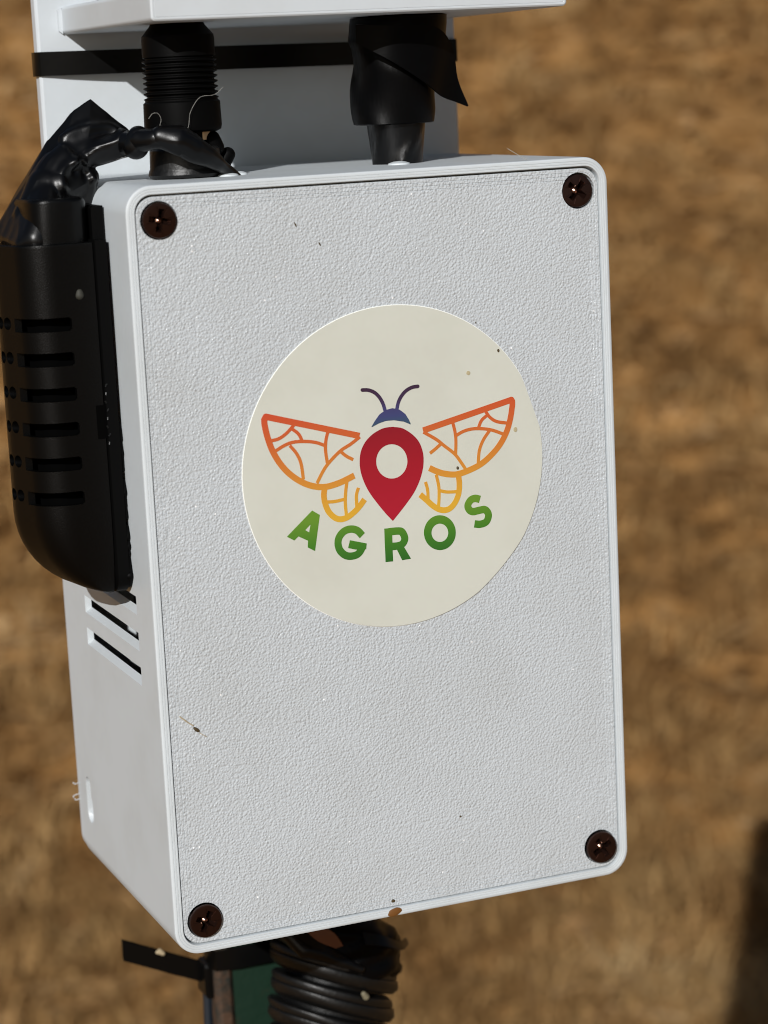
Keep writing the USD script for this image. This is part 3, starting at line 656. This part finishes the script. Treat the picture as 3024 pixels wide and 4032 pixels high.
sensor.part('back_plate', loft([plate_loop(x, i_, .0715) for x, i_ in ((-.0008, .0001), (-.0008, -.0003), (-.0030, -.0003), (-.0033, .0002), (-.0033, .0008), (-.0036, .0008))]), M['black'])
sensor.part('mounting_tab', loft([np.array([(x, Y0 + .0022 + i_, ZT - .001), (x, Y0 + .0022 + i_, .1462 - i_), (x, Y1 - .002 - i_, .1462 - i_), (x, Y1 - .002 - i_, ZT - .001)]) for x, i_ in ((-.0002, .0004), (-.0004, 0), (-.0022, 0), (-.0026, .0004))]), M['black'])
nk = []
for z_, e in ((ZT - .001, 0), (.1472, 0), (.1479, .0005), (.1480, .0012)):
    a = np.linspace(0, 2 * math.pi, 40, endpoint=False)
    c, s = np.cos(a), np.sin(a); px_ = np.sign(c) * np.abs(c) ** .6; py_ = np.sign(s) * np.abs(s) ** .6
    nk.append(np.column_stack([-.0086 + (.0060 - e) * px_, Y0 + .0105 + (.0090 - e) * py_, np.full(40, z_)]))
sensor.part('neck', loft(nk), M['black_shell'], smooth=40)
# adhesive squeezed out between the sensor and the wall
q = np.random.default_rng(5)
gl, z_ = [], .0755
while z_ < .1040:
    L_ = q.uniform(.0010, .0030); gl.append(hull((-.0006, Y0 + .0006, z_, .0005 + .0004 * q.uniform()), (-.0006, Y0 + .0009, z_ + L_, .0005 + .0002 * q.uniform()), (-.0006, Y0 + .003, z_ + L_ / 2, .0006)))
    z_ += L_ + q.uniform(.0002, .0026)
gl.append(hull((-.0006, Y0 + .0005, .0746, .0010), (-.0006, Y0 + .0016, .0730, .0009)))
sensor.part('adhesive', join(*gl), M['black'], smooth=50)
sensor.part('clip_gap', box(-.0050, -.0032, Y0 - .0001, Y0 + .0004, .1020, .1085), M['pit'])
sensor.part('scratch', join(*[tube([(-.0026 - .0003 * (k % 3), Y0 - .0003, .1125 - .0016 * k), (-.0030, Y0 - .0004, .1120 - .0016 * k)], .00018, 6, 3) for k in range(8)]), M['black_shell'])
sensor.part('dirt_speck', tm(hull((-.0066, Y0 + .0004, .1297, .0009), (-.0066, Y0 + .0003, .1303, .0007))), M['speck_dim'])
sensor.part('dirt_speck', join(hull((-.0130, Y0 + .0024, .0815, .0003), (-.0126, Y0 + .0024, .0809, .00025)), hull((-.0128, Y0 + .0006, .0932, .00028), (-.0126, Y0 + .0006, .0927, .0002))), M['speck_dim'])

# ------------------------------------------------------------------ taped sensor cable arching over the box corner
cable = Thing('sensor_cable', 'black tape wrapped cable arching from the sensor into the box top', 'cable', (-.008, .028, .1465))
RIDGES = [([(-.0042, .1590), (-.0003, .1604), (.0033, .1608), (.0058, .1604), (.0067, .1593), (.0051, .1577), (.0014, .1565), (-.0023, .1533)], .0009, .0007),
          ([(-.0033, .1541), (-.0030, .1548), (-.0020, .1546), (-.0008, .1532), (.0001, .1517), (.0008, .1509)], .0009, .0006),
          ([(-.0028, .1530), (-.0018, .1536), (-.0004, .1520)], -.0012, .0006),
          ([(-.0062, .1499), (-.0062, .1516), (-.0054, .1530), (-.0035, .1543)], .0009, .0007), ([(.0012, .1650), (-.0042, .1615), (-.0069, .1578)], -.0006, .0010)]
def wr(v):
    a = meshkit.noise(v * [120, 120, 200], 21) - .5; b_ = np.abs(meshkit.noise(v * [300, 300, 190] + 9, 22) - .5)
    out = .0004 * a - .0002 * b_
    for line, hgt, wid in RIDGES:
        p = smooth_path(np.column_stack([np.array(line), np.zeros(len(line))]), 8)[:, :2]
        d = np.min(np.linalg.norm(v[:, None, [0, 2]] - p[None], axis=2), axis=1)
        out = out + hgt * np.exp(-(d / (1.35 * wid)) ** 2) * (v[:, 1] < .027)
    return out
bundle = hull((-.0120, .0235, .1445, .0034), (-.0040, .0255, .1455, .0036), (-.0075, .0250, .1490, .0050), (-.0140, .0270, .1420, .0020))
bundle += hull((-.0075, .0255, .1485, .0052), (-.0042, .0262, .1540, .0040), (.0000, .0262, .1510, .0026))
bundle += hull((-.0155, .0280, .1392, .0010), (-.0175, .0300, .1415, .0008), (-.0058, .0295, .1580, .0008), (-.0085, .0262, .1485, .0044), (-.0110, .0235, .1440, .0036), (-.0128, .0172, .1404, .0032), (-.0150, .0180, .1396, .0020), (-.0105, .0185, .1440, .0034))
bundle += hull((-.0110, .0250, .1450, .0035), (-.0068, .0370, .1440, .0030), (-.0026, .0375, .1510, .0036), (-.0050, .0262, .1520, .0040), (.0010, .0380, .1535, .0022))
bundle += hull((-.0058, .0292, .1580, .0007), (-.0005, .0290, .1636, .0006), (.0028, .0292, .1656, .0005), (.0085, .0270, .1592, .0012), (.0005, .0262, .1565, .0028), (-.0040, .0260, .1530, .0034))
bundle += hull((.0000, .0262, .1556, .0030), (.0078, .0225, .1572, .0025)) + hull((-.0010, .0252, .1470, .0020), (.0000, .0258, .1512, .0026), (-.0040, .0262, .1470, .0030))
cable.part('tape_bundle', soften(bundle, .0006, 34, wr), M['tape'], smooth=True)
arch = hull((.0070, .0222, .1575, .0024), (.0090, .0175, .1579, .0022)) + hull((.0090, .0175, .1579, .0022), (.0112, .0147, .1581, .0020)) + hull((.0112, .0147, .1581, .0020), (.0135, .0138, .1579, .0021))
cable.part('sheath', soften(arch, .0006, 12, lambda v: .0004 * (meshkit.noise(v * 420, 4) - .5)), M['tape'], smooth=True)
cable.part('tape_ring', soften(hull((.0084, .0190, .1568, .0026), (.0088, .0182, .1585, .0022)), .0006, 3), M['tape'], smooth=True)
arch2 = hull((.0120, .0142, .1582, .0021), (.0152, .0132, .1576, .0026), (.0150, .0125, .1556, .0010)) + hull((.0152, .0132, .1575, .0026), (.0181, .0135, .1560, .0026)) + hull((.0181, .0135, .1560, .0026), (.0236, .0165, .1529, .0019)) + hull((.0236, .0165, .1529, .0019), (.0290, .0200, .1492, .0009))
cable.part('flattened_tape', soften(arch2, .0006, 14, lambda v: .0009 * (meshkit.noise(v * [160, 300, 300], 6) - .5)), M['tape'], smooth=True)

# ------------------------------------------------------------------ below the box: post, tie, hose
GZ = -Z0
post = Thing('steel_post', 'green painted steel post with a rusty edge below the box', 'post', (.047, .086, GZ))
post.part('flange', rect_loft(.0340, .0640, GZ - .25, .16, .0008, [(.0003, .0815), (0, .0812), (0, .0782), (.0003, .0779)], n=3), M['green'])
post.part('web', box(.0475, .0505, .0816, .105, GZ - .25, .16), M['green'])
ed = tm(man(rect_loft(.0308, .0352, GZ - .25, .158, .0006, [(.0008, .0822), (0, .0814), (0, .0774), (.0010, .0764)], n=3)).refine_to_length(.012))
ed.vertices = ed.vertices + .0005 * np.stack([meshkit.noise(ed.vertices * 160, 1) - .5, meshkit.noise(ed.vertices * 160, 2) - .5, 0 * ed.vertices[:, 0]], -1)
post.part('rusty_edge', ed, M['rust'], smooth=40, label='rusty edge of the green post')
tie2 = Thing('cable_tie', 'small black cable tie with its cut end sticking out under the box', 'cable tie', (.03, .082, -.034))
def tail(x): return -.0290 - (x - .011) * .46
P = np.array([(x, .0830 - .0010 * math.sin((x - .011) * 90)) for x in np.linspace(.0108, .0312, 14)])
tie2.part('tail', band(P, lambda P: tail(P[:, 0]), .0044, -.0011, closed=False), M['tie'], smooth=40)
tie2.part('lock_head', rect_loft(.0289, .0330, -.0432, -.0345, .0012, [(.0006, .0850), (0, .0845), (0, .0790), (.0006, .0784)], n=4), M['tie'])
P = np.array([(.0310, .0760), (.036, .0752), (.050, .0752), (.060, .0752), (.0650, .0760), (.0658, .079), (.0655, .083), (.0600, .0850), (.052, .1065), (.0495, .1068), (.044, .0860), (.034, .0850), (.0302, .0832), (.0300, .0790)])
tie2.part('band', band(P, lambda P: np.full(len(P), -.0330), .0044, -.0011), M['tie'], smooth=40)
drop = Thing('thin_cable', 'thin dark cable hanging down beside the rusty post edge', 'cable', (.0302, .082, -.043))
drop.part('sheath', tube([(.0306, .0830, -.0405), (.0304, .0832, -.050), (.0300, .0832, -.062), (.0296, .083, -.10), (.031, .084, -.35), (.029, .086, GZ - .05)], .0011, 8, 6), M['bluegrey'])
hose = Thing('taped_hose', 'thick black hose bound in tape coiling down below the box', 'hose', (.063, .060, GZ))
hx, hy = .0545, .0600
hose.part('neck', lathe([(.0061, -.0300), (.0061, .0000), (.005, .0008)], (.0582, hy, 0), 28), M['black'])
def tilted(z0_, prof, tx, tz, c=(hx, hy), seed=0, amp=.0006, n=64):
    t = lathe(prof, (0, 0, 0), n); v = t.vertices
    ph = np.arctan2(v[:, 1], v[:, 0]); rr_ = np.hypot(v[:, 0], v[:, 1])
    k = 1 + amp / .014 * 2 * (meshkit.noise(np.stack([1.5 * np.cos(ph), 1.5 * np.sin(ph), v[:, 2] * 300], -1) + seed, seed) - .5)
    v = v * np.stack([k, k, np.ones(len(v))], -1)
    v[:, 2] += tx * v[:, 0] + tz * v[:, 1]
    t.vertices = v + [c[0], c[1], z0_]; return t
wrapm = man(tilted(-.0285, [(.0062, .0085), (.0092, .0078), (.0126, .0060), (.0138, .0036), (.0142, .0006), (.0142, -.0036), (.0134, -.0056), (.008, -.0064)], -.22, -.12, (.0558, hy), 3, .0010))
hose.part('tape_wrap', soften(wrapm, .0011, 3, lambda v: .0016 * (meshkit.noise(v * [130, 130, 520] + [0, 0, 90], 31) - .5) + .0008 * (meshkit.noise(v * [90, 90, 1100], 35) - .5)), M['tape_dark'], smooth=True)
hose.part('tape_lip', ribbon([(.0570, .0475, -.0213), (.0620, .0478, -.0232), (.0665, .0500, -.0262), (.0702, .0545, -.0276)], [(.0570, .0462, -.0238), (.0620, .0466, -.0254), (.0668, .0490, -.0280), (.0706, .0543, -.0290)], .0007), M['tape'], smooth=50)
hose.part('tape_fold', soften(hull((.0385, .0500, -.0170, .0016), (.0430, .0470, -.0225, .0018), (.0555, .0455, -.0290, .0010), (.0360, .0560, -.0160, .0016)), .001, 4, lambda v: .0008 * (meshkit.noise(v * 220, 33) - .5)), M['tape'], smooth=True)
zz = -.0300; sizes = [.0146, .0140, .0143, .0138, .0146, .0142, .0148, .0140]
for k in range(9):
    r_ = sizes[k % 8]; h_ = (.0064, .0062, .0060, .0064, .0060, .0062, .0060, .0062, .0060)[k]
    pr_ = [(r_ - .0034, h_ / 2), (r_ - .0010, h_ / 2 - .0002), (r_ - .0002, h_ * .34), (r_ - .0003, h_ * .12), (r_ - .0007, h_ * .08), (r_ - .0001, h_ * .02), (r_, -h_ * .25), (r_ - .0010, -h_ / 2 + .0002), (r_ - .0036, -h_ / 2)]
    hose.part('hose_turn', tilted(zz - h_ / 2, pr_, -.43, -.17, (.0545 - .0009 * min(k, 4), hy), 40 + k, .0006), M['rubber'], smooth=50)
    zz -= h_ + .0004
hose.part('hose_core', lathe([(.0112, GZ - .03), (.0112, -.052), (.0112, -.040), (.0090, -.030)], (.0525, hy, 0), 32), M['rubber'])
hose.part('dirt_speck', tm(hull((.0560, .0459, -.0352, .0006), (.0566, .0461, -.0361, .0008))), M['chip'])
sliver = Thing('leaf_piece', 'small rust brown leaf sliver stuck on tape under the box', 'leaf', (.048, .045, -.021))
sliver.part('blade', ribbon([(.0420, .0446, -.0165), (.0450, .0440, -.0198), (.0490, .0436, -.0222)], [(.0468, .0444, -.0170), (.0492, .0437, -.0190), (.0508, .0435, -.0219)], .0004), M['leaf_bit'], smooth=40)
tie2.part('pale_chip', tm(hull((.0186, .0815, -.0303, .0004), (.0200, .0816, -.0309, .0005), (.0193, .0818, -.0302, .0006))), M['leg'])

# a loose hair lying over the box's top edge
hair = Thing('loose_hair', 'fine pale hair sticking up from the right of the box top', 'hair', (.0817, 0, H))
hair.part('strand', tube([(.0786, .001, .1526), (.0800, .0008, .1517), (.0817, .0004, .1506), (.0824, .0002, .1502)], .00006, 5, 6), M['hair'])
